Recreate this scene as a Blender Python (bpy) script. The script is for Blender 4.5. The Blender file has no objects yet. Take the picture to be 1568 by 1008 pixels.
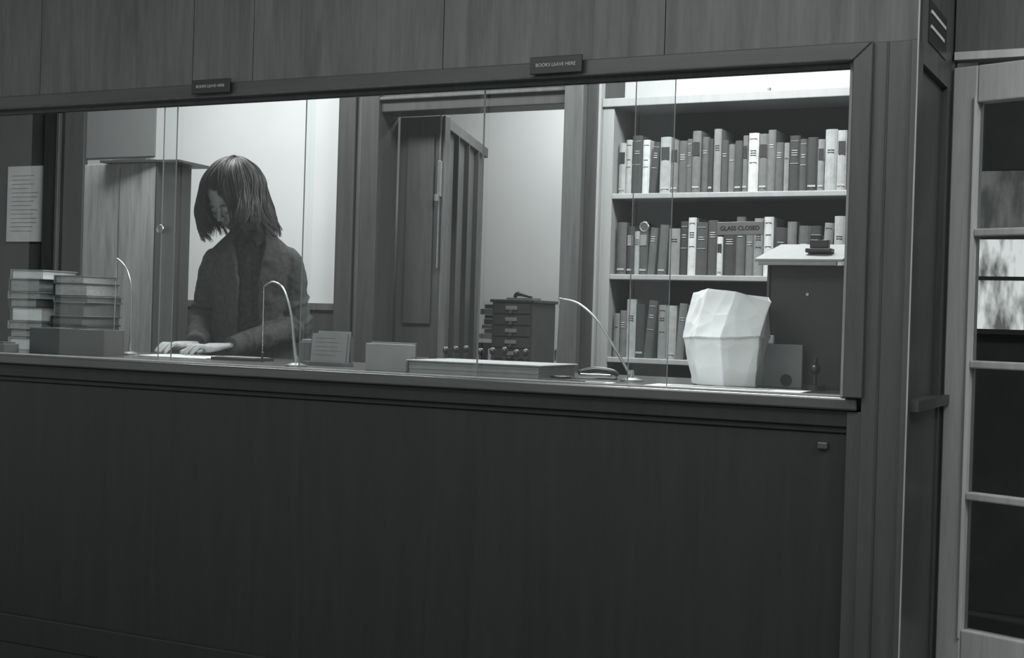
import bpy, bmesh, math, random
from mathutils import Vector, Matrix, noise
random.seed(7)
sc=bpy.context.scene
sc.view_settings.view_transform='Standard'
V=Vector
# ------------------------------------------------------------------ materials
def g(v,a=1.0): return (v*0.97,v,v*0.995,a)
def base(name,rough=0.6,spec=0.3,metal=0.0):
    m=bpy.data.materials.new(name); m.use_nodes=True
    b=m.node_tree.nodes['Principled BSDF']
    b.inputs['Roughness'].default_value=rough
    b.inputs['Specular IOR Level'].default_value=spec
    b.inputs['Metallic'].default_value=metal
    return m,m.node_tree,b
def mottled(name,v,var=0.15,scale=8,rough=0.6,spec=0.3,stretch=(1,1,1),bump=0.0,metal=0.0,detail=4,bscale=None):
    m,nt,b=base(name,rough,spec,metal); N=nt.nodes; Lk=nt.links
    tc=N.new('ShaderNodeTexCoord'); mp=N.new('ShaderNodeMapping'); mp.inputs['Scale'].default_value=stretch
    nz=N.new('ShaderNodeTexNoise'); nz.inputs['Scale'].default_value=scale; nz.inputs['Detail'].default_value=detail
    cr=N.new('ShaderNodeValToRGB'); cr.color_ramp.elements[0].position=0.3; cr.color_ramp.elements[1].position=0.7
    cr.color_ramp.elements[0].color=g(v*(1-var)); cr.color_ramp.elements[1].color=g(v*(1+var))
    Lk.new(tc.outputs['Object'],mp.inputs[0]); Lk.new(mp.outputs[0],nz.inputs['Vector']); Lk.new(nz.outputs['Fac'],cr.inputs[0])
    Lk.new(cr.outputs[0],b.inputs['Base Color'])
    if bump>0:
        bp=N.new('ShaderNodeBump'); bp.inputs['Strength'].default_value=bump; bp.inputs['Distance'].default_value=0.004
        if bscale:
            n2=N.new('ShaderNodeTexNoise'); n2.inputs['Scale'].default_value=bscale; Lk.new(mp.outputs[0],n2.inputs['Vector']); Lk.new(n2.outputs['Fac'],bp.inputs['Height'])
        else: Lk.new(nz.outputs['Fac'],bp.inputs['Height'])
        Lk.new(bp.outputs[0],b.inputs['Normal'])
    return m
def wood(name,v,var=0.25,rough=0.45,spec=0.4,st=(14,14,1.0),scale=2.2):
    m,nt,b=base(name,rough,spec); N=nt.nodes; Lk=nt.links
    tc=N.new('ShaderNodeTexCoord'); mp=N.new('ShaderNodeMapping'); mp.inputs['Scale'].default_value=st
    n1=N.new('ShaderNodeTexNoise'); n1.inputs['Scale'].default_value=scale; n1.inputs['Detail'].default_value=6; n1.inputs['Distortion'].default_value=0.8
    n2=N.new('ShaderNodeTexNoise'); n2.inputs['Scale'].default_value=scale*6; n2.inputs['Detail'].default_value=3
    mx=N.new('ShaderNodeMath'); mx.operation='MULTIPLY_ADD'; mx.inputs[1].default_value=0.4
    cr=N.new('ShaderNodeValToRGB'); cr.color_ramp.elements[0].position=0.45; cr.color_ramp.elements[1].position=0.95
    cr.color_ramp.elements[0].color=g(v*(1-var)); cr.color_ramp.elements[1].color=g(v*(1+var))
    Lk.new(tc.outputs['Object'],mp.inputs[0]); Lk.new(mp.outputs[0],n1.inputs['Vector']); Lk.new(mp.outputs[0],n2.inputs['Vector'])
    Lk.new(n2.outputs['Fac'],mx.inputs[0]); Lk.new(n1.outputs['Fac'],mx.inputs[2]); Lk.new(mx.outputs[0],cr.inputs[0])
    Lk.new(cr.outputs[0],b.inputs['Base Color'])
    return m
M={}
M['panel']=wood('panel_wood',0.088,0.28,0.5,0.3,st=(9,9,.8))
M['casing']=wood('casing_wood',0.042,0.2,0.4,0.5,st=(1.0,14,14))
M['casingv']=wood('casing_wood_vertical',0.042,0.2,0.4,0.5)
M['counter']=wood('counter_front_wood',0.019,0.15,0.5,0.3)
M['countertop']=wood('countertop_wood',0.05,0.2,0.25,0.5,st=(1.0,10,10))
M['darkwood']=wood('dark_wood',0.035,0.25,0.45,0.4)
M['midwood']=wood('mid_wood',0.070,0.25,0.45,0.4)
M['lightwood']=wood('light_wood',0.27,0.3,0.45,0.3)
M['shelfwood']=wood('painted_shelf',0.25,0.08,0.5,0.3)
M['shelfback']=mottled('shelf_back',0.03,0.1,3)
M['wall']=mottled('wall_plaster',0.46,0.03,3,0.9,0.1)
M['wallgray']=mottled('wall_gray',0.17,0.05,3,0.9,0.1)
M['floor']=mottled('floor_tile',0.03,0.2,5,0.5,0.3)
M['ceiling']=mottled('ceiling_paint',0.6,0.02,3,0.9,0.1)
M['doorpaint']=wood('door_paint',0.42,0.15,0.4,0.4)
M['paper']=mottled('white_paper',0.68,0.04,12,0.8,0.1)
M['notice']=mottled('notice_paper',0.55,0.1,12,0.8,0.1)
M['papergray']=mottled('gray_card',0.17,0.08,20,0.8,0.1)
M['pages']=mottled('book_pages',0.27,0.2,60,0.8,0.1,stretch=(1,1,8))
M['bag']=mottled('bag_paper',0.66,0.05,9,0.8,0.1,bump=0.3)
M['ink']=mottled('ink',0.03,0.1,20)
M['letter']=mottled('sign_letters',0.35,0.1,20)
M['plaque']=mottled('sign_plaque',0.012,0.1,10,0.3,0.5)
M['signgray']=mottled('sign_gray',0.18,0.1,10,0.5,0.3)
M['metal']=mottled('brushed_metal',0.35,0.1,40,0.3,0.5,metal=0.9)
M['black']=mottled('black_enamel',0.015,0.1,10,0.35,0.5)
M['darkbox']=mottled('dark_metal_box',0.024,0.15,6,0.5,0.3)
M['boxgray']=mottled('gray_box',0.06,0.12,8,0.6,0.3)
M['jacket']=mottled('jacket_wool',0.042,0.2,60,0.9,0.1,bump=0.4,bscale=220)
M['shirt']=mottled('shirt_cotton',0.030,0.35,70,0.9,0.1,bump=0.3)
M['trouser']=mottled('trouser_cloth',0.03,0.2,60,0.9,0.1)
M['skin']=mottled('skin',0.27,0.06,18,0.55,0.3)
M['lips']=mottled('lips',0.16,0.06,18,0.5,0.3)
M['lash']=mottled('lash',0.04,0.1,10)
M['hair']=mottled('hair_brown',0.020,0.5,30,0.48,0.3,stretch=(1,1,0.2))
M['shoe']=mottled('shoe_leather',0.02,0.1,10,0.3,0.5)
def glassmat(name,tint,refl):
    m=bpy.data.materials.new(name); m.use_nodes=True; nt=m.node_tree; nt.nodes.clear(); N=nt.nodes
    o=N.new('ShaderNodeOutputMaterial'); t=N.new('ShaderNodeBsdfTransparent'); t.inputs[0].default_value=g(tint)
    gl=N.new('ShaderNodeBsdfGlossy'); gl.inputs['Roughness'].default_value=0.02; gl.inputs[0].default_value=g(refl)
    fr=N.new('ShaderNodeFresnel'); fr.inputs[0].default_value=1.45
    mx=N.new('ShaderNodeMixShader'); nt.links.new(fr.outputs[0],mx.inputs[0]); nt.links.new(t.outputs[0],mx.inputs[1]); nt.links.new(gl.outputs[0],mx.inputs[2]); nt.links.new(mx.outputs[0],o.inputs[0])
    return m
M['glass']=glassmat('window_glass',0.96,0.9)
M['glassedge']=mottled('glass_edge',0.13,0.1,10,0.2,0.5)
def emis(name,v,s,lo=.12,p0=.40,p1=.66):
    m=bpy.data.materials.new(name); m.use_nodes=True; nt=m.node_tree; nt.nodes.clear(); N=nt.nodes
    o=N.new('ShaderNodeOutputMaterial'); e=N.new('ShaderNodeEmission'); e.inputs[1].default_value=s
    tc=N.new('ShaderNodeTexCoord'); mp=N.new('ShaderNodeMapping'); mp.inputs['Scale'].default_value=(2.2,1,.7)
    nz=N.new('ShaderNodeTexNoise'); nz.inputs['Scale'].default_value=10; nz.inputs['Detail'].default_value=3; cr=N.new('ShaderNodeValToRGB')
    cr.color_ramp.elements[0].position=p0; cr.color_ramp.elements[1].position=p1; cr.color_ramp.elements[0].color=g(v*lo); cr.color_ramp.elements[1].color=g(v)
    nt.links.new(tc.outputs['Object'],mp.inputs[0]); nt.links.new(mp.outputs[0],nz.inputs['Vector']); nt.links.new(nz.outputs['Fac'],cr.inputs[0]); nt.links.new(cr.outputs[0],e.inputs[0]); nt.links.new(e.outputs[0],o.inputs[0]); return m
M['outdoors']=emis('foliage_daylight',0.72,1.0,.16,.36,.60)
M['outdoors_dim']=emis('shaded_daylight',0.12,1.0,.5)
# ------------------------------------------------------------------ mesh helpers
class B:
    def __init__(s): s.bm=bmesh.new(); s.mats=[]
    def mi(s,m):
        if m not in s.mats: s.mats.append(m)
        return s.mats.index(m)
    def faces(s,vs,fs,m,smooth=False):
        i=s.mi(m); bv=[s.bm.verts.new(v) for v in vs]
        for f in fs:
            try: fc=s.bm.faces.new([bv[k] for k in f]); fc.material_index=i; fc.smooth=smooth
            except ValueError: pass
        return bv
    def box(s,x0,x1,y0,y1,z0,z1,m,mat=None):
        vs=[V((x,y,z)) for z in (z0,z1) for y in (y0,y1) for x in (x0,x1)]
        if mat is not None: vs=[mat@v for v in vs]
        s.faces(vs,[(0,2,3,1),(4,5,7,6),(0,1,5,4),(2,6,7,3),(0,4,6,2),(1,3,7,5)],m); return s
    def ell(s,c,r,m,mat=None,seg=20,rings=12):
        vs=[];fs=[]
        for i in range(rings+1):
            th=math.pi*i/rings
            for j in range(seg):
                ph=2*math.pi*j/seg
                v=V((c[0]+r[0]*math.sin(th)*math.cos(ph),c[1]+r[1]*math.sin(th)*math.sin(ph),c[2]+r[2]*math.cos(th)))
                vs.append(mat@v if mat is not None else v)
        for i in range(rings):
            for j in range(seg):
                a=i*seg+j;b=i*seg+(j+1)%seg; fs.append((a,a+seg,b+seg,b))
        s.faces(vs,fs,m,True); return s
    def cyl(s,c,r,h,m,mat=None,seg=20,r2=None,smooth=True):
        r2=r if r2 is None else r2; vs=[]
        for k,(rr,z) in enumerate(((r,0),(r2,h))):
            for j in range(seg):
                p=2*math.pi*j/seg; v=V((c[0]+rr*math.cos(p),c[1]+rr*math.sin(p),c[2]+z)); vs.append(mat@v if mat is not None else v)
        s.faces(vs,[(j,(j+1)%seg,seg+(j+1)%seg,seg+j) for j in range(seg)],m,smooth)
        s.faces(vs[:seg],[tuple(reversed(range(seg)))],m); s.faces(vs[seg:],[tuple(range(seg))],m); return s
    def tube(s,pts,rad,m,seg=12,sub=6,caps=True,flat=1.0,flataxis=None):
        P,R=smooth_path(pts,rad,sub); n=len(P)
        t0=(P[1]-P[0]).normalized(); ref=V((0,0,1)) if abs(t0.z)<.9 else V((1,0,0))
        if flataxis is not None: ref=V(flataxis)
        nrm=(ref-t0*ref.dot(t0)).normalized(); vs=[]
        for i in range(n):
            t=(P[min(i+1,n-1)]-P[max(i-1,0)]).normalized()
            nrm=(nrm-t*nrm.dot(t)).normalized(); bn=t.cross(nrm)
            for j in range(seg):
                a=2*math.pi*j/seg; vs.append(P[i]+(nrm*math.cos(a)*flat+bn*math.sin(a))*R[i])
        fs=[(i*seg+j,i*seg+(j+1)%seg,(i+1)*seg+(j+1)%seg,(i+1)*seg+j) for i in range(n-1) for j in range(seg)]
        if caps:
            fs.append(tuple(reversed(range(seg)))); fs.append(tuple((n-1)*seg+j for j in range(seg)))
        s.faces(vs,fs,m,True); return s
    def obj(s,name,parent=None,bevel=0,fixn=True):
        if fixn: bmesh.ops.recalc_face_normals(s.bm,faces=s.bm.faces)
        me=bpy.data.meshes.new(name); s.bm.to_mesh(me); s.bm.free()
        for m in s.mats: me.materials.append(M[m])
        o=bpy.data.objects.new(name,me); sc.collection.objects.link(o)
        if parent: o.parent=parent
        if bevel:
            md=o.modifiers.new('bevel','BEVEL'); md.width=bevel; md.segments=2; md.limit_method='ANGLE'; md.angle_limit=math.radians(40)
        return o
def smooth_path(pts,rad,sub):
    pts=[V(p) for p in pts]
    if len(pts)==2 : 
        P=[pts[0].lerp(pts[1],k/sub) for k in range(sub+1)]; R=[rad[0]+(rad[1]-rad[0])*k/sub for k in range(sub+1)]; return P,R
    P=[];R=[]; n=len(pts)
    for i in range(n-1):
        p0=pts[max(i-1,0)];p1=pts[i];p2=pts[i+1];p3=pts[min(i+2,n-1)]
        for k in range(sub):
            t=k/sub
            P.append(0.5*((2*p1)+(p2-p0)*t+(2*p0-5*p1+4*p2-p3)*t*t+(3*p1-p0-3*p2+p3)*t**3)); R.append(rad[i]+(rad[i+1]-rad[i])*t)
    P.append(pts[-1]);R.append(rad[-1]); return P,R
def empty(name,loc=(0,0,0)):
    e=bpy.data.objects.new(name,None); sc.collection.objects.link(e); e.empty_display_size=.1; return e
def bx(name,x0,x1,y0,y1,z0,z1,m,parent=None,bevel=0):
    return B().box(x0,x1,y0,y1,z0,z1,m).obj(name,parent,bevel)
def text(name,body,size,loc,rot,m,parent=None,ext=0.0006):
    c=bpy.data.curves.new(name,'FONT'); c.body=body; c.size=size; c.extrude=ext; c.align_x='CENTER'; c.align_y='CENTER'; c.materials.append(M[m])
    o=bpy.data.objects.new(name,c); sc.collection.objects.link(o)
    dg=bpy.context.evaluated_depsgraph_get(); me=bpy.data.meshes.new_from_object(o.evaluated_get(dg)); bpy.data.objects.remove(o)
    o=bpy.data.objects.new(name,me); sc.collection.objects.link(o); o.location=loc; o.rotation_euler=rot
    if parent: o.parent=parent
    return o
# ------------------------------------------------------------------ room shell
bx('floor',-7,2.0,-5,4.0,-0.1,0,'floor')
bx('ceiling',-7,2.0,-5,4.0,2.75,2.85,'ceiling')
XL=-4.9
b=B(); gr=[-7,-6.2,-5.5,-4.9,-4.3,-3.9,-3.29,-2.68,-2.46,-1.83,-1.20,-0.585]
for a,c in zip(gr[:-1],gr[1:]): b.box(a+.0012,c-.0012,-.008,.0,1.74,2.75,'panel')
b.box(-7,-.588,0.0,.03,1.705,2.75,'darkwood')
b.box(-7,XL,-.008,.03,0,1.74,'panel')
b.obj('wall_front')
b=B()
b.box(-.66,-.586,.031,.46,1.70,2.75,'midwood')
b.box(-.64,-.59,.05,.41,0,.90,'casingv')
b.box(-.66,-.586,.40,.459,0,1.70,'casingv')
b.box(-.64,-.60,.05,.40,.92,1.70,'casingv')
b.box(-.66,-.565,.01,.45,.895,.92,'casing')
b.box(-.596,-.583,.10,.34,1.76,1.86,'plaque'); b.box(-.583,-.581,.12,.32,1.83,1.838,'notice'); b.box(-.583,-.581,.12,.30,1.795,1.803,'notice')
b.box(-.83,-.66,.40,.46,0,2.75,'wallgray').box(-.83,-.80,.46,2.3,0,2.75,'wallgray')
b.obj('wall_right')
b=B(); b.box(-.66,-.586,.461,.50,1.78,2.75,'midwood').box(-.60,-.58,.460,.50,0,1.78,'midwood').box(-.609,-.600,.445,.458,0,2.75,'lightwood').box(-.58,1.4,.46,.50,1.78,2.75,'midwood')
b.box(-.58,1.4,.448,.46,1.78,1.80,'doorpaint')
b.obj('trim_1')
b=B()
b.box(-5.02,-3.49,2.0,2.1,1.11,2.75,'wall'); b.box(-5.02,-3.49,1.985,2.1,0,1.10,'darkwood'); b.box(-5.02,-3.49,1.975,2.1,1.10,1.13,'midwood')
b.box(-5.02,-4.58,1.99,2.0,1.83,2.3,'wallgray')  # gray slab on the plaster: shade of the upper left wall put into colour
b.box(-3.27,-2.36,2.0,2.1,2.06,2.75,'wallgray')
b.box(-2.27,-.83,2.26,2.32,0,2.75,'wall')
b.box(-7,-5.25,2.0,2.1,0,2.75,'boxgray')
b.obj('wall_back')
b=B()
b.box(-3.49,-3.40,1.96,2.12,0,2.75,'darkwood').box(-3.40,-3.36,1.98,2.12,0,2.75,'midwood').box(-3.36,-3.27,1.95,2.12,0,2.75,'darkwood')
b.box(-3.27,-2.36,1.97,2.12,1.985,2.06,'darkwood').box(-3.27,-2.36,1.95,2.12,2.035,2.05,'midwood')
b.box(-2.36,-2.275,1.93,2.12,0,2.75,'midwood').box(-2.275,-2.225,1.97,2.26,0,2.75,'darkwood')
b.obj('trim_2',bevel=.004)
b=B(); b.box(-5.28,-5.19,1.96,2.1,0,2.75,'darkwood').box(-5.19,-5.17,1.95,2.1,0,2.75,'midwood').box(-5.17,-5.02,1.97,2.1,0,2.75,'darkwood'); b.obj('trim_3',bevel=.004)
bx('wall_left',-6.9,-6.8,0.06,3.9,0,2.75,'wallgray')
bx('wall_far',-7,-.8,3.5,3.6,0,2.75,'wall')
b=B(); b.box(-.83,-.80,2.4,2.5,0,2.75,'wallgray').box(-.80,-.38,2.4,2.5,0,1.10,'boxgray').box(-.80,-.38,2.4,2.5,1.72,2.75,'boxgray').box(-.38,1.4,2.4,2.5,0,2.75,'boxgray'); b.obj('wall_hall')
bx('wall_hall_side',1.4,1.5,-3.0,2.5,0,2.75,'wallgray')
e=empty('window_2'); 
bx('pane',-.80,-.38,2.44,2.45,1.10,1.46,'outdoors',e); bx('pane_shaded',-.80,-.38,2.44,2.45,1.46,1.72,'outdoors_dim',e)
b=B(); b.box(-.80,-.38,2.395,2.42,1.29,1.305,'boxgray').box(-.60,-.585,2.395,2.42,1.10,1.72,'boxgray').box(-.80,-.38,2.395,2.42,1.45,1.475,'boxgray').box(-.82,-.36,2.38,2.42,1.08,1.10,'boxgray'); b.obj('muntins',e)
# ------------------------------------------------------------------ counter
e=empty('service_counter')
b=B(); b.box(XL,-.70,-.012,.72,.890,.92,'countertop'); b.obj('top',e,.005)
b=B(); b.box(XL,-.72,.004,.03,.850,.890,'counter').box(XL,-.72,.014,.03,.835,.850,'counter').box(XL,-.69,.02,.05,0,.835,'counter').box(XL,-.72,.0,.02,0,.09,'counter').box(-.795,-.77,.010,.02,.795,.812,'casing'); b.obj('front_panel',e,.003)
b=B(); b.box(XL,-.72,.05,.60,.80,.888,'darkwood')
for x in (-4.8,-2.45,-.8): b.box(x-.02,x+.02,.05,.58,0,.80,'darkwood')
b.obj('under_frame',e)
b=B(); b.box(-.69,-.585,-.015,.05,0,1.742,'casingv').box(-.725,-.69,.0,.05,0,.888,'casingv').box(-.655,-.650,-.018,-.01,0,1.742,'darkwood').box(-.600,-.5845,-.024,0,0,1.742,'casingv').box(-.587,-.583,-.026,-.02,0,2.75,'lightwood'); b.obj('trim_4',bevel=.003)
# ------------------------------------------------------------------ service window
e=empty('window_1')
def prism(bb,quad,y0,y1,m):
    vs=[V((x,y0,z)) for x,z in quad]+[V((x,y1,z)) for x,z in quad]
    bb.faces(vs,[(0,1,2,3),(7,6,5,4),(0,4,5,1),(1,5,6,2),(2,6,7,3),(3,7,4,0)],m)
b=B(); prism(b,[(XL-.045,1.742),(-.685,1.742),(-.73,1.700),(XL,1.700)],-.03,.03,'casing')
prism(b,[(-.685,1.742),(-.685,.921),(-.73,.921),(-.73,1.700)],-.03,.04,'casingv')
prism(b,[(XL-.045,1.742),(XL,1.700),(XL,.921),(XL-.045,.921)],-.03,.04,'casingv')
prism(b,[(XL,1.706),(-.73,1.706),(-.73,1.7),(XL,1.7)],-.035,-.025,'midwood')
b.obj('casing',e,.004)
b=B(); b.box(XL,-.73,.006,.009,1.690,1.70,'midwood').box(XL,-.73,.030,.033,1.690,1.70,'midwood')
b.box(-.742,-.73,0,.04,.921,1.70,'lightwood').box(XL,-.73,.003,.036,.921,.924,'metal'); b.obj('track',e)
panes=[(-4.4,-3.75,.026),(-3.80,-3.2,.014),(-3.34,-2.75,.014),(-2.81,-2.26,.026),(-2.285,-1.71,.014),(-1.73,-1.18,.026),(-1.28,-.745,.014)]
for i,(a,c,y) in enumerate(panes):
    bb=B(); bb.faces([V((a,y,.925)),V((c,y,.925)),V((c,y,1.697)),V((a,y,1.697))],[(0,1,2,3)],'glass')
    bb.obj('pane_%d'%i,e)
b=B()
for x in (-2.75,-2.81,-2.283,-1.71,-1.18,-1.28):
    y=[p[2] for p in panes if abs(p[0]-x)<.01 or abs(p[1]-x)<.01][0]; w_=.0015 if x==-1.71 else .0007
    b.box(x-w_,x+w_,y-.002,y+.002,.925,1.697,'glassedge')
b.obj('pane_edges',e)
b=B()
for x in (-2.80,-1.245):
    R=Matrix.Translation((x,.008,1.32))@Matrix.Rotation(math.radians(90),4,'X')
    pts=[R@V((.011*math.cos(t*math.pi/8),.011*math.sin(t*math.pi/8),0)) for t in range(17)]
    b.tube(pts,[.003]*17,'metal',seg=8,sub=1,caps=False); b.cyl((0,0,-.001),.009,.003,'glassedge',R)
b.obj('finger_pulls',e)
def sign(name,x0,x1,z0,z1,body,size,y=-.045,tilt=0,m='plaque',lm='letter'):
    s=empty(name); bb=B(); cx=(x0+x1)/2; cz=(z0+z1)/2; w=(x1-x0)/2; h=(z1-z0)/2
    R=Matrix.Translation((cx,y,cz))@Matrix.Rotation(tilt,4,'Y')
    bb.box(-w,w,-.003,.004,-h,h,m,R)
    if m=='plaque':
        bb.box(-w*.9,-w*.8,.004,.0145,-h*.5,h*.3,m,R).box(w*.8,w*.9,.004,.0145,-h*.5,h*.3,m,R)
    bb.obj('plate',s,.0015)
    text('lettering',body,size,(cx,y-.0035,cz),(math.radians(90),tilt,0),lm,s)
sign('leave_books_sign',-1.55,-1.405,1.708,1.752,'BOOKS LEAVE HERE',.0125)
sign('leave_books_sign.001',-2.65,-2.51,1.710,1.75,'BOOKS LEAVE HERE',.0115)
sign('glass_closed_sign',-1.055,-.94,1.300,1.332,'GLASS CLOSED',.0145,y=.008,tilt=math.radians(-1),m='signgray',lm='ink')
# ------------------------------------------------------------------ books
tones=[.018,.028,.045,.070,.105,.16,.25,.40]
for i,t in enumerate(tones): M['bk%d'%i]=mottled('book_cloth_%d'%i,t,.12,40,.65,.3)
def book(bb,x,w,y,d,z,h,tone,lean=0,label=None,R=None):
    R0=Matrix.Translation((x,y,z))@Matrix.Rotation(lean,4,'Y')
    if R is not None: R0=R@R0
    m='bk%d'%tone; r=min(w*.18,.006)
    prof=[(0,d),(0,r),(w*.22,0.001),(w*.5,-.001),(w*.78,.001),(w,r),(w,d)]
    n=len(prof); vs=[R0@V((px,py,0)) for px,py in prof]+[R0@V((px,py,h)) for px,py in prof]
    bb.faces(vs,[tuple(range(n)),tuple(reversed(range(n,2*n)))]+[(k,(k+1)%n,n+(k+1)%n,n+k) for k in range(n)],m)
    def band(z0,z1,mm,ins=.12): bb.box(w*ins,w*(1-ins),-.0022,0,z0,z1,mm,R0)
    if label is None: label=random.random()
    lm='bk7' if tone<5 else 'bk1'
    if label<.35: band(h*.08,h*.08+.008,'pages')
    if label>.3:
        z0=h*(.62+.1*random.random()); 
        for k in range(random.randint(1,3)): band(z0+k*.009,z0+k*.009+.0025,lm,.22)
    if label>.7: band(h*.9,h*.9+.0015,lm); band(h*.5,h*.5+.0015,lm)
    if .2<label<.35: band(h*.6,h*.82,'bk0' if tone>2 else 'bk5')
def row(bb,x0,x1,z,seed,spec=None,hmin=.19,hmax=.25,pl=.15):
    random.seed(seed); x=x0; k=0
    while x<x1-.015:
        if spec and k<len(spec): w,h,t=spec[k][0]*.00255,spec[k][1]*.00255*random.uniform(.97,1.03),spec[k][2]
        else:
            w=random.choice([.022,.028,.033,.038]); h=random.uniform(hmin,hmax); t=random.choice([0,1,2,2,3,3,4,4,5,6])
        if x+w>x1: w=x1-x
        lean=0
        if random.random()<pl : lean=math.radians(random.uniform(2,5))
        x2=x+ (abs(math.sin(lean))*h if lean else 0)
        if x2+w>x1: lean=0; x2=x
        book(bb,x if lean>=0 else x2,w,2.03+random.uniform(0,.012),.16,z,h,t,lean); x=x2+w+.0012; k+=1
top=[(12,85,6),(10,88,6),(17,92,1),(12,86,7),(11,83,1),(18,92,6),(12,86,4),(14,86,3),(8,84,3),(14,98,4),(12,86,3),(7,86,1),(12,100,5),(11,84,2),(11,78,4),(12,82,2),(8,86,4),(16,92,7),(14,90,4),(12,93,4),(12,76,3),(8,76,5),(16,84,1),(11,82,2),(16,84,1),(10,80,5),(18,92,6),(14,92,6),(13,86,4),(12,88,2)]
mid=[(16,82,3),(12,76,1),(9,72,6),(14,76,2),(12,78,3),(14,82,3),(18,74,5),(13,84,1),(13,92,7),(18,84,2),(16,86,2),(9,60,7),(20,74,1),(14,90,3),(14,78,4),(14,88,5),(15,94,7),(18,74,1),(14,86,4),(18,80,3),(16,76,1),(14,84,5),(16,92,6)]
low=[(10,72,5),(11,75,4),(16,94,6),(14,88,0),(14,92,2),(14,86,5),(16,84,6),(13,90,4)]
e=empty('bookshelf')
b=B()
b.box(-2.215,-2.165,2.0,2.25,0,1.998,'shelfwood').box(-1.16,-1.12,2.0,2.25,0,1.998,'shelfwood')
for z in (.06,.33,.60,.94,1.28,1.61): b.box(-2.165,-1.16,2.0,2.25,z-.022,z,'shelfwood')
b.box(-2.215,-1.12,1.99,2.25,1.965,2.0,'shelfwood').box(-2.165,-1.16,2.235,2.25,0,1.965,'shelfback')
b.box(-2.235,-2.215,1.975,2.02,0,2.75,'shelfwood')
b.obj('case',e,.003)
b=B(); row(b,-2.155,-1.162,1.61,1,top,pl=.08); row(b,-2.15,-1.162,1.28,2,mid,pl=.25); row(b,-2.155,-1.162,.94,3,low,pl=.4)
row(b,-2.155,-1.162,.60,4); row(b,-2.155,-1.162,.33,5); b.obj('shelf_books',e,.0008)
b=B(); b.box(-1.60,-1.575,2.235,2.26,2.0,2.04,'metal').cyl((-1.5875,2.24,2.035),.008,.02,'metal'); b.obj('wall_bracket')
# ------------------------------------------------------------------ lockers + door, far room
e=empty('locker_row')
p0=V((-3.13,2.26,0)); p1=V((-3.48,3.32,0)); d=(p1-p0); Lw=d.length; d.normalize(); nn=V((d.y,-d.x,0))
R=Matrix(((d.x,-nn.x,0,p0.x),(d.y,-nn.y,0,p0.y),(0,0,1,0),(0,0,0,1)))
b=B(); b.box(0,Lw,0,.14,0,2.0,'darkwood',R)
for k in range(4):
    a=k*Lw/4; b.box(a+.01,a+Lw/4-.01,-.012,0,.08,1.95,'boxgray',R); b.box(a,a+.012,-.035,0,0,2.0,'darkwood',R); b.box(a+.09,a+.10,-.02,0,.1,1.93,'darkwood',R)
b.box(0,Lw,-.035,0,1.95,2.0,'boxgray',R)
b.obj('locker_body',e,.002)
e=empty('door_2')
b=B(); b.box(-3.268,-3.04,2.13,2.17,0,1.985,'darkwood').box(-3.22,-3.08,2.12,2.13,.2,.9,'midwood').box(-3.22,-3.08,2.12,2.13,1.05,1.9,'darkwood').box(-3.04,-3.03,2.125,2.175,0,1.985,'midwood'); b.obj('leaf',e,.003)
b=B(); b.box(-3.052,-3.036,2.105,2.13,1.62,1.78,'metal').cyl((-3.05,2.10,1.60),.012,.03,'metal').box(-3.048,-3.042,2.11,2.13,1.30,1.99,'metal'); b.obj('lock_plate',e,.001)
e=empty('card_catalog_cabinet')
b=B(); b.box(-3.09,-2.87,2.75,3.01,.45,1.165,'boxgray').box(-3.10,-2.86,2.74,3.02,1.165,1.18,'darkwood')
for x in (-3.08,-2.905):
    for y in (2.76,2.975): b.box(x,x+.025,y,y+.025,0,.45,'darkwood')
b.obj('cabinet_case',e,.003)
b=B()
for q in range(12):
    z=1.112-q*.055
    b.box(-3.078,-2.882,2.742,2.75,z,z+.048,'boxgray'); b.box(-3.01,-2.95,2.733,2.742,z+.018,z+.036,'shelfwood'); b.cyl((0,0,0),.009,.016,'metal',Matrix.Translation((-2.98,2.742,z+.008))@Matrix.Rotation(math.radians(90),4,'X'),10)
b.obj('drawers',e,.001)
b=B(); b.tube([(-3.02,2.85,1.192),(-3.0,2.85,1.21),(-2.93,2.86,1.195)],[.008,.012,.006],'black'); b.box(-3.04,-2.9,2.8,2.9,1.18,1.19,'papergray'); b.obj('desk_stapler')
e=empty('side_table'); b=B(); b.box(-3.33,-3.08,3.06,3.4,.93,.96,'darkwood')
for x in (-3.32,-3.12):
    for y in (3.07,3.36): b.box(x,x+.03,y,y+.03,0,.93,'darkwood')
b.obj('table_frame',e)
b=B(); random.seed(4); z=.96
for q in range(9):
    h=random.uniform(.018,.034); o=random.uniform(-.012,.012); b.box(-3.315+o,-3.12+o,3.07+o,3.3,z,z+h-.002,random.choice(['papergray','bk6','bk4','notice','bk3'])); z+=h
b.obj('document_stack')
# ------------------------------------------------------------------ left: cabinet, notice
e=empty('wooden_cabinet')
b=B(); b.box(-4.36,-3.96,1.3,1.52,.08,1.70,'lightwood').box(-4.38,-3.94,1.29,1.53,0,.08,'darkwood'); b.box(-3.962,-3.952,1.3,1.52,.08,1.70,'darkwood')
b.box(-4.158,-4.154,1.297,1.30,.1,1.68,'midwood')
b.box(-4.18,-4.172,1.28,1.30,.95,1.05,'metal').box(-4.148,-4.14,1.28,1.30,.95,1.05,'metal'); b.obj('cabinet_body',e,.004)
b=B(); b.box(-.19,.20,-.12,.14,0,.010,'darkwood',Matrix.Translation((-4.06,1.40,1.702))@Matrix.Rotation(math.radians(8),4,'Z')); b.box(-.15,.06,-.1,.1,.010,.022,'boxgray',Matrix.Translation((-4.08,1.42,1.702))@Matrix.Rotation(math.radians(-6),4,'Z')); b.obj('folder_pile')
b=B(); b.box(-5.56,-5.31,1.992,2.0,1.41,1.80,'notice')
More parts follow.
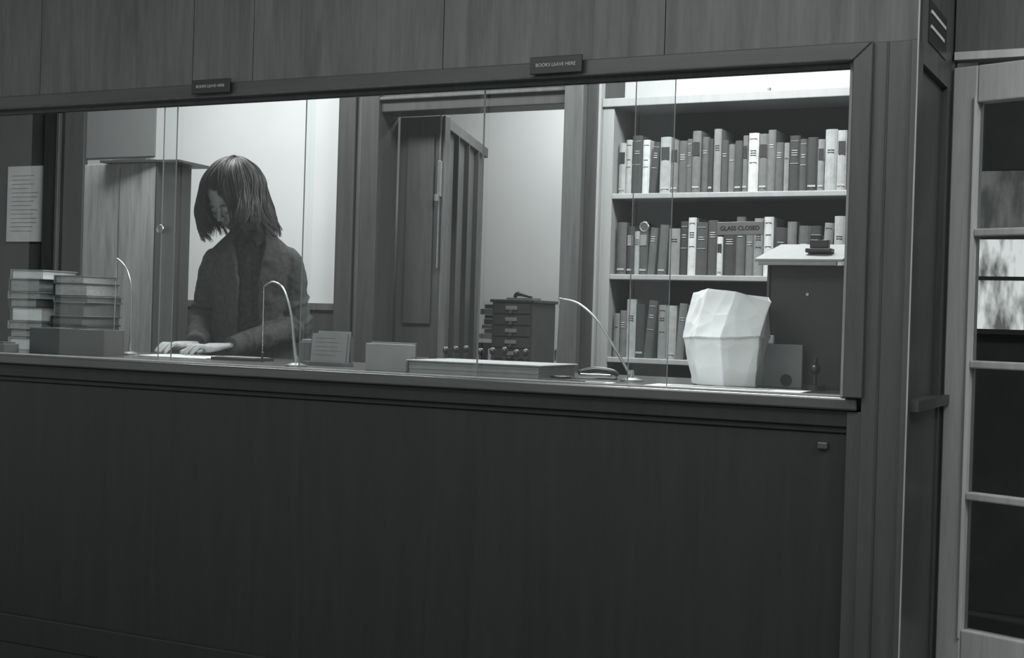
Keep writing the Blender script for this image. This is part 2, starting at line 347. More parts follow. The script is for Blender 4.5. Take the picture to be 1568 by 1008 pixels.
for q in range(14): b.box(-5.53,-5.36+random.uniform(-.05,.02),1.991,1.992,1.75-q*.022,1.752-q*.022,'papergray')
b.obj('pinned_notice')
# ------------------------------------------------------------------ counter objects
ZC=.92
random.seed(12)
def flatbook(bb,cx,cy,w,d,z,h,rot,tone,pg='pages'):
    R=Matrix.Translation((cx,cy,z))@Matrix.Rotation(rot,4,'Z')
    bb.box(-w/2,w/2,-d/2,d/2,0,.003,tone,R).box(-w/2,w/2,-d/2,d/2,h-.003,h,tone,R).box(-w/2+.006,w/2-.006,-d/2+.006,d/2-.004,.003,h-.003,pg,R).box(-w/2,-w/2+.006,-d/2,d/2,.003,h-.003,tone,R)
b=B(); z=ZC
for q,(h,t,w) in enumerate([(.045,'bk6',.15),(.03,'bk2',.14),(.028,'bk6',.16),(.05,'bk4',.15),(.03,'bk3',.13),(.025,'bk6',.16),(.045,'bk4',.14),(.034,'bk6',.15)]):
    flatbook(b,-3.745+random.uniform(-.014,.014),.48,w,.18,z,h,random.uniform(-.10,.10),t,random.choice(['pages','bk6','notice'])); z+=h
z=ZC
for q,(h,t,w) in enumerate([(.04,'bk3',.16),(.055,'bk3',.15),(.03,'bk2',.16),(.05,'bk5',.15),(.022,'bk5',.16),(.045,'bk1',.15),(.028,'bk5',.14)]):
    flatbook(b,-3.572+random.uniform(-.010,.014),.51,w,.18,z,h,random.uniform(-.08,.08),t,random.choice(['pages','bk4','bk4'])); z+=h
b.obj('book_stack')
e=empty('file_tray'); b=B()
b.box(-3.52,-3.19,.20,.206,ZC,ZC+.085,'boxgray').box(-3.52,-3.19,.29,.296,ZC,ZC+.085,'boxgray').box(-3.52,-3.514,.206,.29,ZC,ZC+.085,'boxgray').box(-3.196,-3.19,.206,.29,ZC,ZC+.085,'boxgray').box(-3.514,-3.196,.206,.29,ZC,ZC+.005,'boxgray'); b.obj('tray_box',e,.001)
b=B()
for q in range(22): b.box(-3.5+q*.0135,-3.498+q*.0135,.21,.285,ZC+.006,ZC+.075+random.uniform(0,.014),random.choice(['papergray','bk4']))
b.obj('cards',e)
b=B(); b.box(-3.62,-3.53,.10,.165,ZC,ZC+.03,'boxgray').box(-3.61,-3.54,.105,.16,ZC+.03,ZC+.035,'black'); b.obj('stamp_pad',bevel=.002)
def chainpen(name,stem,rad,bpos,chain):
    e=empty(name); b=B(); b.cyl((bpos[0],bpos[1],ZC),.032,.006,'metal',seg=28).cyl((bpos[0],bpos[1],ZC+.006),.030,.006,'metal',seg=28,r2=.012).cyl((bpos[0],bpos[1],ZC+.012),.008,.02,'metal',r2=.005)
    b.obj('base',e); b=B(); b.tube(stem,rad,'metal',seg=10,sub=8); b.obj('stem',e)
    b=B(); a,c=V(chain[0]),V(chain[1]); n=int((c-a).length/.004)
    for k in range(n):
        t=k/n; p=a.lerp(c,t); b.ell(p,(.0015,.0015,.0018),'metal',seg=6,rings=4)
    b.tube([c+V((0,0,.03)),c+V((0,0,-.002))],[.004,.0025],'black',seg=8); b.obj('chain_and_pen',e)
chainpen('chain_pen_stand',[(-3.26,.40,ZC+.02),(-3.258,.40,1.05),(-3.262,.40,1.15),(-3.28,.40,1.205),(-3.305,.40,1.235),(-3.33,.40,1.25)],[.005,.0035,.003,.003,.0025,.0025],(-3.26,.40),((-3.33,.40,1.25),(-3.335,.40,.93)))
chainpen('chain_pen_stand.001',[(-2.392,.15,ZC+.02),(-2.402,.15,1.0),(-2.415,.15,1.078),(-2.444,.15,1.150),(-2.482,.15,1.171),(-2.516,.15,1.158)],[.006,.0042,.0038,.0033,.003,.0026],(-2.39,.15),((-2.517,.15,1.157),(-2.515,.15,.93)))
chainpen('chain_pen_stand.002',[(-1.375,.27,ZC+.02),(-1.379,.27,.945),(-1.427,.27,1.017),(-1.475,.27,1.083),(-1.534,.27,1.129),(-1.592,.27,1.142)],[.006,.0045,.004,.0035,.003,.0026],(-1.37,.27),((-1.592,.27,1.14),(-1.60,.27,.97)))
e=empty('card_holder'); b=B(); b.box(-2.475,-2.325,.30,.36,ZC,ZC+.012,'boxgray').box(-2.475,-2.325,.345,.352,ZC+.012,ZC+.09,'boxgray'); b.obj('holder',e,.001)
b=B(); R=Matrix.Translation((-2.40,.335,ZC+.012))@Matrix.Rotation(math.radians(-6),4,'X'); b.box(-.068,.062,-.002,.002,0,.088,'papergray',R).box(-.05,.07,.002,.005,0,.096,'papergray',R)
for q in range(5): b.box(-.055,.03+random.uniform(-.02,.02),-.0026,-.002,.02+q*.013,.0212+q*.013,'boxgray',R)
b.obj('cards',e)
b=B(); b.box(-2.56,-2.50,.40,.46,ZC,ZC+.07,'boxgray').box(-2.555,-2.505,.405,.455,ZC+.07,ZC+.078,'papergray'); b.obj('card_box',bevel=.003)
b=B(); R=Matrix.Translation((-2.055,.135,ZC))@Matrix.Rotation(math.radians(-4),4,'Z'); b.box(-.08,.08,-.012,.012,0,.080,'papergray',R).box(-.08,.08,.012,.018,0,.084,'boxgray',R); b.obj('card_box.001',bevel=.004)
e=empty('ledger_book'); b=B(); R=Matrix.Translation((-1.76,.20,ZC))@Matrix.Rotation(math.radians(1),4,'Z')
b.box(-.205,.205,-.13,.13,.0,.004,'bk2',R).box(-.205,.205,-.13,.13,.036,.040,'bk6',R).box(-.205,-.198,-.13,.13,.004,.036,'bk3',R); b.obj('cover',e,.002)
b=B()
for q in range(8): b.box(-.198,.198-.001*(q%2),-.124+.0008*(q%3),.124,.004+q*.004,.0078+q*.004,'papergray',R)
b.obj('pages',e)
b=B(); b.box(-2.06,-1.62,.045,.06,ZC,ZC+.004,'black').box(-1.54,-1.42,.04,.07,ZC,ZC+.006,'black'); b.obj('desk_pad_edging')
e=empty('rubber_stamp_rack'); b=B(); b.box(-2.07,-1.75,.40,.46,ZC,ZC+.015,'black').box(-2.07,-1.75,.425,.435,ZC+.015,ZC+.035,'black'); b.obj('rack',e,.002)
b=B()
for q,x in enumerate([-2.04,-2.005,-1.97,-1.92,-1.88,-1.84,-1.80,-1.77]):
    z=ZC+.015; b.cyl((x,.43,z),.010,.012,'darkwood'); b.cyl((x,.43,z+.012),.004,.022,'darkwood',r2=.006); b.ell((x,.43,z+.045+(q%3)*.003),(.010,.010,.012),'black',seg=12,rings=8)
b.obj('stamps',e)
e=empty('stapler'); b=B(); R=Matrix.Translation((-1.50,.34,ZC))@Matrix.Rotation(math.radians(12),4,'Z')
b.box(-.055,.055,-.013,.013,0,.006,'black',R).box(-.05,.04,-.008,.008,.009,.015,'metal',R); b.obj('body',e,.002)
b=B(); b.tube([R@V((-.055,0,.016)),R@V((-.01,0,.026)),R@V((.04,0,.022)),R@V((.058,0,.012))],[.007,.009,.008,.006],'black'); b.obj('lever',e)
e=empty('scissors'); b=B()
for s,a in ((1,8),(-1,-8)):
    R=Matrix.Translation((-1.50,.16,ZC+.008))@Matrix.Rotation(math.radians(180+a),4,'Z')
    b.box(-.07,.0,-.004,.004,0,.002,'metal',R)
    pts=[R@V((.03+.024*math.cos(t*math.pi/6),.013*math.sin(t*math.pi/6)+s*.006,.001)) for t in range(13)]; b.tube(pts,[.003]*13,'black',seg=6,sub=1)
b.obj('blades',e)
def sheet(name,cx,cy,w,d,rot,z=ZC+.001,n=2):
    b=B()
    for k in range(n):
        R=Matrix.Translation((cx+.004*k,cy+.006*k,z+.0012*k))@Matrix.Rotation(rot+.05*k,4,'Z'); b.box(-w/2,w/2,-d/2,d/2,0,.001,'paper',R)
        if k==n-1:
            for q in range(6): b.box(-w*.38,w*.3,-d*.3+q*d*.1,-d*.3+q*d*.1+.0015,.001,.0013,'ink',R)
    return b.obj(name)
sheet('paper_sheet',-3.06,.46,.28,.22,.1,n=3)
sheet('paper_sheet.001',-1.06,.115,.40,.14,0,n=2)
sheet('paper_sheet.002',-1.40,.09,.09,.08,.1,n=1)
b=B(); b.box(-2.88,-2.70,.36,.46,ZC,ZC+.01,'black'); b.box(-2.87,-2.71,.37,.45,ZC+.01,ZC+.012,'papergray'); b.obj('clipboard',bevel=.002)
# paper bag
e=empty('paper_bag')
bot=[(-1.222,.33),(-1.165,.225),(-1.09,.20),(-1.02,.25),(-1.03,.34),(-1.18,.38)]
fold=[(-1.246,.33),(-1.175,.218),(-1.098,.192),(-1.012,.25),(-1.02,.36),(-1.19,.39)]
topb=[(-1.236,.37),(-1.165,.280),(-1.082,.262),(-1.0,.305),(-1.03,.38),(-1.19,.40)]
zt=[1.168,1.178,1.170,1.145,1.16,1.175]
def ringv(p,z): return [V((x,y,(z[i] if isinstance(z,list) else z))) for i,(x,y) in enumerate(p)]
midr=[((a[0]+c[0])/2,(a[1]+c[1])/2) for a,c in zip(bot,fold)]
fo2=[(x+(x+1.12)*.04,(y-.3)*1.07+.3) for x,y in fold]
mid2=[((a[0]+c[0])/2-.002,(a[1]+c[1])/2+.004) for a,c in zip(fo2,topb)]
rs=[ringv(bot,ZC+.003),ringv(midr,ZC+.065),ringv(fold,[1.038,1.043,1.043,1.050,1.045,1.04]),ringv(fo2,[1.045,1.049,1.049,1.056,1.05,1.045]),ringv(mid2,1.11),ringv(topb,zt)]
vs=[v for r_ in rs for v in r_]; n=6
fs=[(i*n+j,i*n+(j+1)%n,(i+1)*n+(j+1)%n,(i+1)*n+j) for i in range(5) for j in range(n)]
fs.append(tuple(reversed(range(n)))); 
b=B(); b.faces(vs,fs,'bag',False); ob=b.obj('bag_body',e)
s=ob.modifiers.new('s','SUBSURF'); s.subdivision_type='SIMPLE'; s.levels=s.render_levels=5
dm=ob.modifiers.new('sm','SMOOTH'); dm.factor=.5; dm.iterations=3
tx=bpy.data.textures.new('crumple','VORONOI'); tx.noise_scale=.06; tx.distance_metric='DISTANCE'
dm=ob.modifiers.new('d','DISPLACE'); dm.texture=tx; dm.strength=.008; dm.mid_level=.5
dm=ob.modifiers.new('sm2','SMOOTH'); dm.factor=.5; dm.iterations=2
sd=ob.modifiers.new('t','SOLIDIFY'); sd.thickness=.0015
b=B(); R=Matrix.Translation((-.995,.393,ZC))@Matrix.Rotation(math.radians(-2),4,'Z'); b.box(-.062,.062,-.008,.008,0,.115,'papergray',R).box(-.05,-.02,-.004,.008,.115,.138,'paper',R); b.cyl((0,0,0),.016,.001,'darkbox',R@Matrix.Translation((.02,-.009,.02))@Matrix.Rotation(math.radians(90),4,'X')); b.obj('envelope_box',bevel=.002)
b=B(); b.cyl((-.885,.33,ZC),.028,.012,'black').cyl((-.885,.33,ZC+.012),.006,.03,'black').ell((-.885,.33,ZC+.055),(.014,.014,.016),'black').cyl((-.885,.33,ZC+.07),.006,.012,'black'); b.obj('bell_stamp')
e=empty('book_return_box'); b=B(); b.box(-1.045,-.838,.424,.62,ZC,1.248,'darkbox').box(-1.045,-1.038,.416,.424,ZC,1.248,'boxgray').box(-.845,-.838,.416,.424,ZC,1.248,'darkbox'); b.cyl((0,0,0),.004,.004,'metal',Matrix.Translation((-.935,.424,1.17))@Matrix.Rotation(math.radians(90),4,'X')); b.obj('box_body',e,.002)
b=B(); R=Matrix.Translation((-.945,.36,1.254))@Matrix.Rotation(math.radians(12),4,'X'); b.box(-.12,.117,0,.26,0,.008,'shelfwood',R); b.box(-.11,.10,.0,.012,-.010,0,'shelfwood',R); b.obj('sloping_lid',e,.002)
b=B(); R=Matrix.Translation((-.91,.44,1.282)); b.box(-.035,.035,-.02,.02,0,.012,'black',R).box(-.025,.025,-.012,.012,.012,.035,'black',R).cyl((0,0,.035),.008,.01,'black',R).box(-.03,.0,.01,.03,.012,.05,'black',R); b.obj('ink_pad_stamp',bevel=.003)
# ------------------------------------------------------------------ glazed door on the right
e=empty('door_1'); e.location=(-.575,.47,0); e.rotation_euler=(0,0,math.radians(-20))
b=B(); b.box(0,.068,-.02,.02,.01,1.76,'doorpaint').box(.64,.71,-.02,.02,.01,1.76,'doorpaint').box(.068,.64,-.02,.02,1.665,1.76,'doorpaint').box(.068,.64,-.02,.02,.01,.325,'doorpaint')
for z in (.665,1.0,1.335): b.box(.068,.64,-.018,.018,z-.010,z+.010,'doorpaint')
b.box(.060,.068,-.026,-.018,.3,1.68,'doorpaint')
b.box(.345,.365,-.016,.016,.325,1.665,'doorpaint'); b.obj('door_frame',e,.005)
bb=B(); bb.faces([V((.066,0,.32)),V((.642,0,.32)),V((.642,0,1.67)),V((.066,0,1.67))],[(0,1,2,3)],'glass'); bb.obj('door_glass',e)
# ------------------------------------------------------------------ woman
Zv=V((0,0,1))
W=empty('woman')
C0=V((-3.11,.87,0)); F=V((.5,-.866,0)); Lx=V((.866,.5,0))
def lean(z): return -.06+ (z-.8)/.58*.10
def ringpts(z,a,bb_,n=40,a0=0,a1=2*math.pi,closed=True,off=0):
    c=C0+F*lean(z)+Zv*z; out=[]
    for k in range(n):
        t=a0+(a1-a0)*k/(n if closed else n-1)
        out.append(c+F*(bb_+off)*math.cos(t)+Lx*(a+off)*math.sin(t))
    return out
prof=[(.78,.165,.12),(.86,.158,.115),(.95,.14,.105),(1.03,.128,.10),(1.12,.130,.108),(1.20,.138,.108),(1.26,.146,.098),(1.30,.136,.086),(1.33,.108,.074),(1.355,.076,.062),(1.38,.056,.052)]
def loft(b,rings,m,closed=True,caps=False):
    n=len(rings[0]); vs=[v for r in rings for v in r]
    fs=[(i*n+j,i*n+(j+1)%n,(i+1)*n+(j+1)%n,(i+1)*n+j) for i in range(len(rings)-1) for j in range(n if closed else n-1)]
    if caps: fs+= [tuple(reversed(range(n))),tuple((len(rings)-1)*n+j for j in range(n))]
    b.faces(vs,fs,m,True)
b=B(); loft(b,[ringpts(z,a*.93,bb_*.93) for z,a,bb_ in prof],'shirt',caps=True); o=b.obj('shirt',W); o.modifiers.new('s','SUBSURF').render_levels=1
b=B()
for s in (-1,1):
    c=C0+F*(lean(1.38)+.0)+Zv*1.375
    p=[c+Lx*s*.054-F*.01+Zv*.02, c+Lx*s*.036+F*.045+Zv*.006, c+Lx*s*.006+F*.062-Zv*.012, c+Lx*s*.028+F*.078-Zv*.062, c+Lx*s*.062+F*.055-Zv*.03,c+Lx*s*.072-F*.0-Zv*.008]
    b.faces(p,[(0,1,4,5),(1,2,3,4)],'shirt')
o=b.obj('shirt_collar',W); md=o.modifiers.new('t','SOLIDIFY'); md.thickness=.005
b=B(); pl=[C0+F*(lean(z)+bb_*.93+.004)+Zv*z for z,a,bb_ in prof[1:8]]; loft(b,[[p-Lx*.010,p+Lx*.010] for p in pl],'shirt',closed=False)
b.obj('shirt_placket',W)
sh_L=C0+Lx*.138+F*.02+Zv*1.252; sh_R=C0-Lx*.135+F*.03+Zv*1.245
el_L=V((-2.960,.955,1.030)); wr_L=V((-3.01,.628,.957))
el_R=V((-3.33,.87,1.055)); wr_R=V((-3.19,.66,.960))
b=B()
gap={.78:.42,.86:.36,.95:.30,1.03:.27,1.12:.24,1.20:.24,1.26:.28,1.30:.36,1.33:.48,1.355:.6,1.38:.75}
def shell(off): return [ringpts(z,a,bb_,44,gap[z],2*math.pi-gap[z],False,off) for z,a,bb_ in prof]
ro=shell(.015); ri=shell(-.004); n=44
vs=[v for r in ro for v in r]+[v for r in ri for v in r]; K=len(prof)*n; fs=[]
for i in range(len(prof)-1):
    for j in range(n-1):
        a=i*n+j; fs.append((a,a+1,a+n+1,a+n)); fs.append((K+a,K+a+n,K+a+n+1,K+a+1))
    fs.append((i*n,(i+1)*n,K+(i+1)*n,K+i*n)); q=i*n+n-1; fs.append((q,K+q,K+q+n,q+n))
for j in range(n-1):
    fs.append((j,K+j,K+j+1,j+1)); q=(len(prof)-1)*n+j; fs.append((q,q+1,K+q+1,K+q))
b.faces(vs,fs,'jacket',True)
nk_L=C0+Lx*.07+F*.02+Zv*1.315; nk_R=C0-Lx*.07+F*.02+Zv*1.31
def sleeve(nk,s_,e_,w_):
    m1=s_.lerp(e_,.5); m2=e_.lerp(w_,.5)
    b.tube([nk,s_.lerp(nk,.45)+Zv*.006,s_,m1,e_.lerp(s_,.15),e_,e_.lerp(w_,.2),m2,w_.lerp(e_,.12),w_],[.03,.045,.052,.050,.048,.049,.047,.043,.034,.036],'jacket',seg=20,sub=6)
    for t,rr in ((.55,.049),(.7,.049),(.84,.050),(.95,.05)):
        c=s_.lerp(e_,t); ax=(e_-s_).normalized(); pts=[]
        u_=ax.cross(F).normalized(); v_=ax.cross(u_)
        for k in range(9):
            a=k*math.pi/6+t*14; pts.append(c+(u_*math.cos(a)+v_*math.sin(a))*rr+ax*.016*math.sin(a*1.5+t*20))
        b.tube(pts,[.001,.005,.007,.008,.008,.008,.006,.004,.001],'jacket',seg=8,sub=3)
    for t,rr in ((.1,.047),(.22,.045),(.38,.043),(.55,.041),(.72,.036),(.85,.034)):
        c=e_.lerp(w_,t); ax=(w_-e_).normalized(); u_=ax.cross(Zv).normalized(); v_=ax.cross(u_); pts=[]
        for k in range(9):
            a=k*math.pi/5+t*9; pts.append(c+(u_*math.cos(a)+v_*math.sin(a))*rr+ax*.014*math.sin(a*1.3+t*20))
        b.tube(pts,[.001,.004,.006,.007,.007,.007,.005,.003,.001],'jacket',seg=8,sub=3)
sleeve(nk_L,sh_L,el_L,wr_L); sleeve(nk_R,sh_R,el_R,wr_R)
for s in (-1,1):
    rows=[]
    for z,a,bb_ in prof[:10]:
        gp=gap[z]*s; c=C0+F*lean(z)+Zv*z; w=.14 if z<1.1 else .28+.25*min(1,(z-1.1)/.15)
        rows.append([c+F*(bb_+.022)*math.cos(gp+s*w*k/4)+Lx*(a+.022)*math.sin(gp+s*w*k/4) for k in range(5)])
    for i in range(len(rows)-1):
        for k in range(4):
            q=[rows[i][k],rows[i][k+1],rows[i+1][k+1],rows[i+1][k]]
            ce=C0+F*lean(q[0].z)+Zv*q[0].z
            inn=[p+(V((ce.x,ce.y,p.z))-p).normalized()*.014 for p in q]
            b.faces(q+inn,[(0,1,2,3),(7,6,5,4),(0,4,5,1),(1,5,6,2),(2,6,7,3),(3,7,4,0)],'jacket')
b.tube([C0+F*(.03+.05*math.cos(t))+Lx*.066*math.sin(t)+Zv*(1.372+.012*(1-math.cos(t))/2) for t in [math.radians(q) for q in range(60,301,20)]],[.008]+[.014]*11+[.008],'jacket',seg=10,sub=2)
o=b.obj('jacket',W)
md=o.modifiers.new('r','REMESH'); md.mode='VOXEL'; md.voxel_size=.0045; md.use_smooth_shade=True
md=o.modifiers.new('sm','SMOOTH'); md.factor=.5; md.iterations=2
tx=bpy.data.textures.new('folds','CLOUDS'); tx.noise_scale=.06
md=o.modifiers.new('d','DISPLACE'); md.texture=tx; md.strength=.016; md.mid_level=.5
b=B()
hip=C0+F*(-.07)
loft(b,[[hip+Zv*z+F*bb_*math.cos(t*math.pi/16)+Lx*a*math.sin(t*math.pi/16) for t in range(32)] for z,a,bb_ in ((.72,.16,.115),(.80,.165,.12),(.90,.150,.11),(.97,.130,.095))],'trouser',caps=True)
for s in (-1,1):
    b.tube([hip+Lx*s*.085+Zv*.80,hip+Lx*s*.09+Zv*.62,hip+Lx*s*.09+F*.01+Zv*.45,hip+Lx*s*.09+Zv*.25,hip+Lx*s*.09+Zv*.05],[.095,.085,.065,.06,.065],'trouser',seg=20)
o=b.obj('trousers',W); md=o.modifiers.new('r','REMESH'); md.mode='VOXEL'; md.voxel_size=.008; md.use_smooth_shade=True
b=B()
for s in (-1,1):
    q=hip+Lx*s*.09; b.tube([q-F*.05+Zv*.033,q+F*.02+Zv*.040,q+F*.10+Zv*.03,q+F*.17+Zv*.020],[.033,.04,.03,.02],'shoe',seg=16)
b.obj('shoes',W)
# head
HY=math.radians(-2)
H=V((-3.165,.80,1.495)); Mh=Matrix.Translation(H)@Matrix.Rotation(HY,4,'Z')@Matrix.Rotation(math.radians(44),4,'X')
b=B(); E=lambda c,r,m='skin',**k: b.ell(c,r,m,Mh,**k)
E((0,.012,.032),(.071,.088,.080)); E((0,-.022,-.035),(.058,.06,.072)); E((0,-.055,-.09),(.024,.022,.02)); E((0,-.02,-.075),(.045,.05,.035))
E((0,-.068,.024),(.046,.014,.012))
for s in (-1,1):
    E((s*.033,-.06,-.025),(.024,.02,.024)); E((s*.030,-.071,.002),(.016,.010,.010)); E((s*.010,-.092,-.027),(.008,.009,.007))
    E((s*.072,.012,-.012),(.007,.018,.028)); E((s*.04,-.01,-.075),(.016,.03,.02))
T=lambda p:[Mh@V(q) for q in p]
b.tube(T([(0,-.074,.012),(0,-.090,-.010),(0,-.106,-.026)]),[.007,.008,.009],'skin')
E((0,-.082,-.050),(.020,.008,.006)); E((0,-.080,-.062),(.017,.008,.006)); E((0,-.075,-.075),(.02,.008,.012))
nb=C0+F*.015+Zv*1.33
b.tube([Mh@V((0,.03,-.03)),Mh@V((0,.03,-.09)),nb],[.052,.048,.058],'skin',seg=20)
o=b.obj('head',W); md=o.modifiers.new('r','REMESH'); md.mode='VOXEL'; md.voxel_size=.0028; md.use_smooth_shade=True
md=o.modifiers.new('sm','SMOOTH'); md.factor=.5; md.iterations=4
b=B()
for s in (-1,1):
    b.tube(T([(s*.015,-.0795,-.003),(s*.023,-.0835,-.008),(s*.033,-.082,-.008),(s*.043,-.074,-.004)]),[.0008,.0014,.0014,.0008],'lash',seg=6)
    b.tube(T([(s*.012,-.080,.022),(s*.028,-.082,.028),(s*.046,-.070,.022)]),[.002,.003,.0015],'lash',seg=6)
b.tube(T([(-.020,-.086,-.056),(-.008,-.0915,-.052),(0,-.091,-.053),(.008,-.0915,-.052),(.020,-.086,-.056)]),[.001,.003,.003,.003,.001],'lips',seg=8)
b.tube(T([(-.016,-.086,-.059),(0,-.0905,-.062),(.016,-.086,-.059)]),[.001,.004,.001],'lips',seg=8)
b.obj('eyes_brows_lips',W)
# hair
fh=V((math.sin(HY),-math.cos(HY),0)); sh=V((-fh.y,fh.x,0))
Hc=H+fh*.004+V((0,0,.012))
def wrap(a): return (a+math.pi)%(2*math.pi)-math.pi
FR=(math.radians(-26),math.radians(30))
def infr(p): return FR[0]<wrap(p)<FR[1]
NS=14
def strand(phi,dr=0,jit=0,n=NS):
    p=wrap(phi); d=fh*math.cos(p)+sh*math.sin(p)
    front=(1+math.cos(p))/2
    ra=.111+.012*(1-front)+.004*math.sin(3*p+1)
    if -1.9<p<-.2: ra-=.010*math.sin((p+1.9)/1.7*math.pi)
    if .6<p<2.6: ra+=.012*math.sin((p-.6)/2.0*math.pi)
    rz=.126+.004*math.sin(5*p)
    part=sh*(.018)
    if infr(p): L=0.0; thmax=math.radians(86+jit*5)+.45*(abs(p)/.55)**2
    else:
        e=min(abs(wrap(p-FR[0])),abs(wrap(p-FR[1])))
        thmax=math.pi/2; L=.095+.035*min(1,e/.5)+jit*.026
        if p<0 and p>-1.5: L+=.030
    pts=[]; R0=.115
    for k in range(n):
        t=k/(n-1); tot=thmax*R0+L; s_=t*tot
        if s_<=thmax*R0 or L==0:
            th=min(thmax,s_/R0); q=Hc+part*max(0,1-th/1.2)+d*(ra+dr)*math.sin(th)+Zv*(rz+dr)*math.cos(th)
        else:
            h=(s_-thmax*R0)/max(L,1e-4); out=.014*math.sin(h*math.pi)
            if p>.8: out+=.080*h**2.2*max(0,1-abs(p-1.5)/1.0)
            elif p>-1.5: out-=.045*h*h
            else: out-=.02*h*h
            q=Hc+d*(ra+dr+out)+Zv*(-(h*L))
            if -1.6<p<-.4: q+=fh*.02*h
        ff=.35 if infr(p) else 1.0
        sw=V((-d.y,d.x,0))*(.022*math.sin(t*6+p*4+jit)+.008*math.sin(t*11+p*17))*t*ff
        pts.append(q+sw+d*.011*math.sin(t*9+p*6+jit*1.5)*t*ff)
    return pts
b=B(); rings=[strand(2*math.pi*k/96,-.007) for k in range(96)]
vs=[v for r in rings for v in r]; fs=[]
for i in range(96):
    for j in range(NS-2):
        a=i*NS+j; c=((i+1)%96)*NS+j
        if infr(2*math.pi*i/96)!=infr(2*math.pi*(i+1)/96) and j>6: continue
        fs.append((a,a+1,c+1,c))
b.faces(vs,fs,'hair',True); o=b.obj('hair_cap',W); md=o.modifiers.new('t','SOLIDIFY'); md.thickness=.010; md.offset=-1
random.seed(3)
cu=bpy.data.curves.new('hair_strands','CURVE'); cu.dimensions='3D'; cu.bevel_depth=.0014; cu.bevel_resolution=1; cu.resolution_u=3
clumps=[(random.uniform(-math.pi,math.pi),random.uniform(-1,1),random.uniform(-.003,.009)) for _ in range(190)]
for k in range(3200):
    cp,cj,cd=random.choice(clumps)
    phi=cp+random.gauss(0,.06); jt=max(-1.2,min(1.2,cj+random.uniform(-.3,.3))); dr=cd+random.uniform(-.004,.003)
    if infr(phi)!=infr(cp): continue
    A=strand(phi,dr,jt); Cc=strand(cp,cd,cj)
    pts=[A[i].lerp(Cc[i],.5*i/13)+V((random.gauss(0,1),random.gauss(0,1),random.gauss(0,1)))*.0015*(i/13) for i in range(NS)]
    sp=cu.splines.new('NURBS'); sp.points.add(NS-1); sp.order_u=4; sp.use_endpoint_u=True
    for i,p in enumerate(pts): sp.points[i].co=(p.x,p.y,p.z,1); sp.points[i].radius=1.0 if i<9 else 1.0-(i-8)*.17
cu.materials.append(M['hair']); o=bpy.data.objects.new('hair_strands',cu); sc.collection.objects.link(o); o.parent=W
def hand(name,wr,fd,side):
    fd=V(fd).normalized(); up=V((0,0,1)); lat=fd.cross(up).normalized(); ts=lat*side
    R=lambda f_,l,u_: wr+fd*f_+ts*l+up*u_
    b=B()
    b.tube([wr-fd*.05+up*.008,wr,R(.03,0,-.004),R(.06,-.002,-.008),R(.078,-.002,-.012)],[.021,.021,.028,.034,.029],'skin',seg=18,sub=5,flat=.5,flataxis=up)
    b.ell(R(.03,.018,-.01),(.018,.018,.012),'skin')
    for l,ln in ((.026,.066),(.009,.074),(-.009,.069),(-.026,.054)):
        s0=R(.068,l*.9,-.008); k1=R(.078+ln*.35,l*1.1,-.002); k2=R(.078+ln*.72,l*1.18,-.016); k3=R(.078+ln*.93,l*1.2,-.028)
        b.tube([s0,k1,k2,k3],[.0090,.0082,.0074,.006],'skin',seg=12,sub=4); b.ell(k3,(.006,.006,.006),'skin',seg=10,rings=8); b.ell(k1,(.0086,.0086,.0082),'skin',seg=10,rings=8)
    tb=[R(.015,.022,-.008),R(.042,.044,-.016),R(.064,.054,-.022),R(.084,.052,-.027)]
    b.tube(tb,[.013,.0110,.0095,.0075],'skin',seg=12,sub=4); b.ell(tb[-1],(.0075,.0075,.0075),'skin',seg=10,rings=8)
    o=b.obj(name,W); md=o.modifiers.new('r','REMESH'); md.mode='VOXEL'; md.voxel_size=.002; md.use_smooth_shade=True
    md=o.modifiers.new('sm','SMOOTH'); md.factor=.5; md.iterations=2
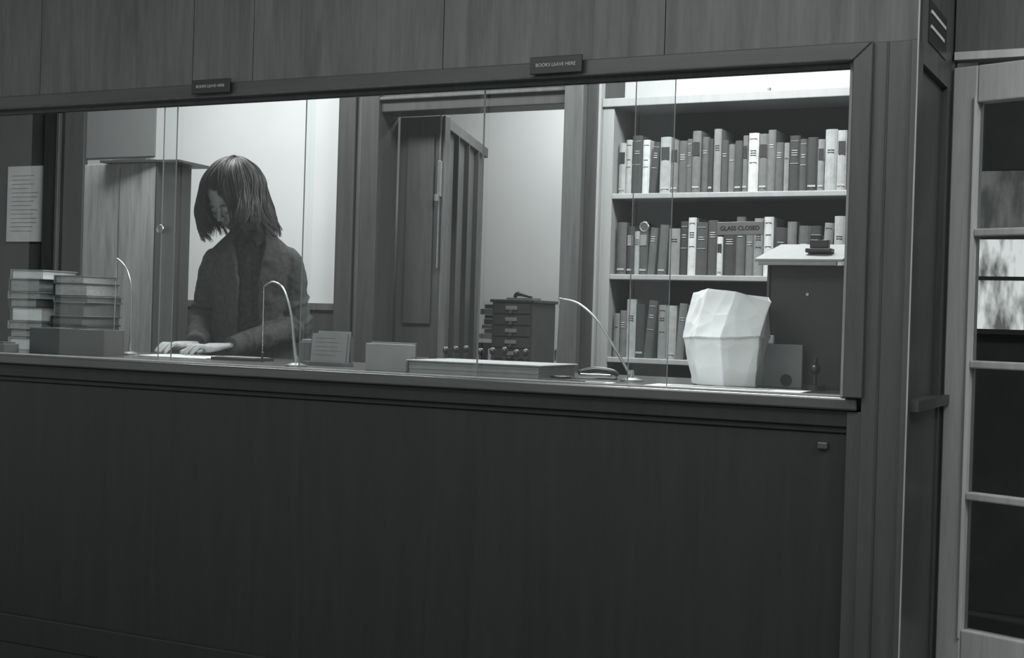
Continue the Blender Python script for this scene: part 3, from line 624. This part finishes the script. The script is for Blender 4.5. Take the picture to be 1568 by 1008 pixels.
hand('left_hand',wr_L+V((-.012,-.01,.002)),(-.60,-.80,0),1)
hand('right_hand',wr_R+V((-.012,-.015,.0)),(-.16,-.98,0),-1)
# ------------------------------------------------------------------ lights
def area(name,loc,rot,sx,sy,p):
    l=bpy.data.lights.new(name,'AREA'); l.shape='RECTANGLE'; l.size=sx; l.size_y=sy; l.energy=p
    o=bpy.data.objects.new(name,l); sc.collection.objects.link(o); o.location=loc; o.rotation_euler=rot; return o
area('ceiling_light_booth_left',(-3.6,1.05,2.7),(0,0,0),1.4,.4,64)
area('ceiling_light_booth_right',(-1.6,1.25,2.7),(0,0,0),1.2,.4,84)
area('ceiling_light_back_room',(-2.6,2.8,2.7),(0,0,0),1.0,.4,44)
area('fill_light_front',(-1.6,-2.0,2.7),(0,0,0),2.5,1.0,64)  # added unseen front fill for the wood paneling and counter front
area('fill_light_right',(.7,-.9,2.6),(0,math.radians(20),0),.8,.8,34)  # added unseen fill that lifts the dark right trim and the glazed door
area('ceiling_light_hall',(.2,1.4,2.7),(0,0,0),.6,.4,14)
w=bpy.data.worlds.new('world'); sc.world=w; w.use_nodes=True; w.node_tree.nodes['Background'].inputs[0].default_value=g(1); w.node_tree.nodes['Background'].inputs[1].default_value=.75
# ------------------------------------------------------------------ camera
yaw=math.radians(26.6); pitch=math.radians(-0.33); rho=math.radians(1.72)
f0=V((-math.sin(yaw),math.cos(yaw),0)); r0=V((math.cos(yaw),math.sin(yaw),0))
f=(f0*math.cos(pitch)+Zv*math.sin(pitch)).normalized(); u0=r0.cross(f)
r=math.cos(rho)*r0+math.sin(rho)*u0; u=-math.sin(rho)*r0+math.cos(rho)*u0
C=V((0,-3.2,1.075))
cam=bpy.data.cameras.new('camera'); co=bpy.data.objects.new('camera',cam); sc.collection.objects.link(co)
co.matrix_world=Matrix(((r.x,u.x,-f.x,C.x),(r.y,u.y,-f.y,C.y),(r.z,u.z,-f.z,C.z),(0,0,0,1)))
cam.sensor_width=36; cam.lens=36*2097/1568; sc.camera=co
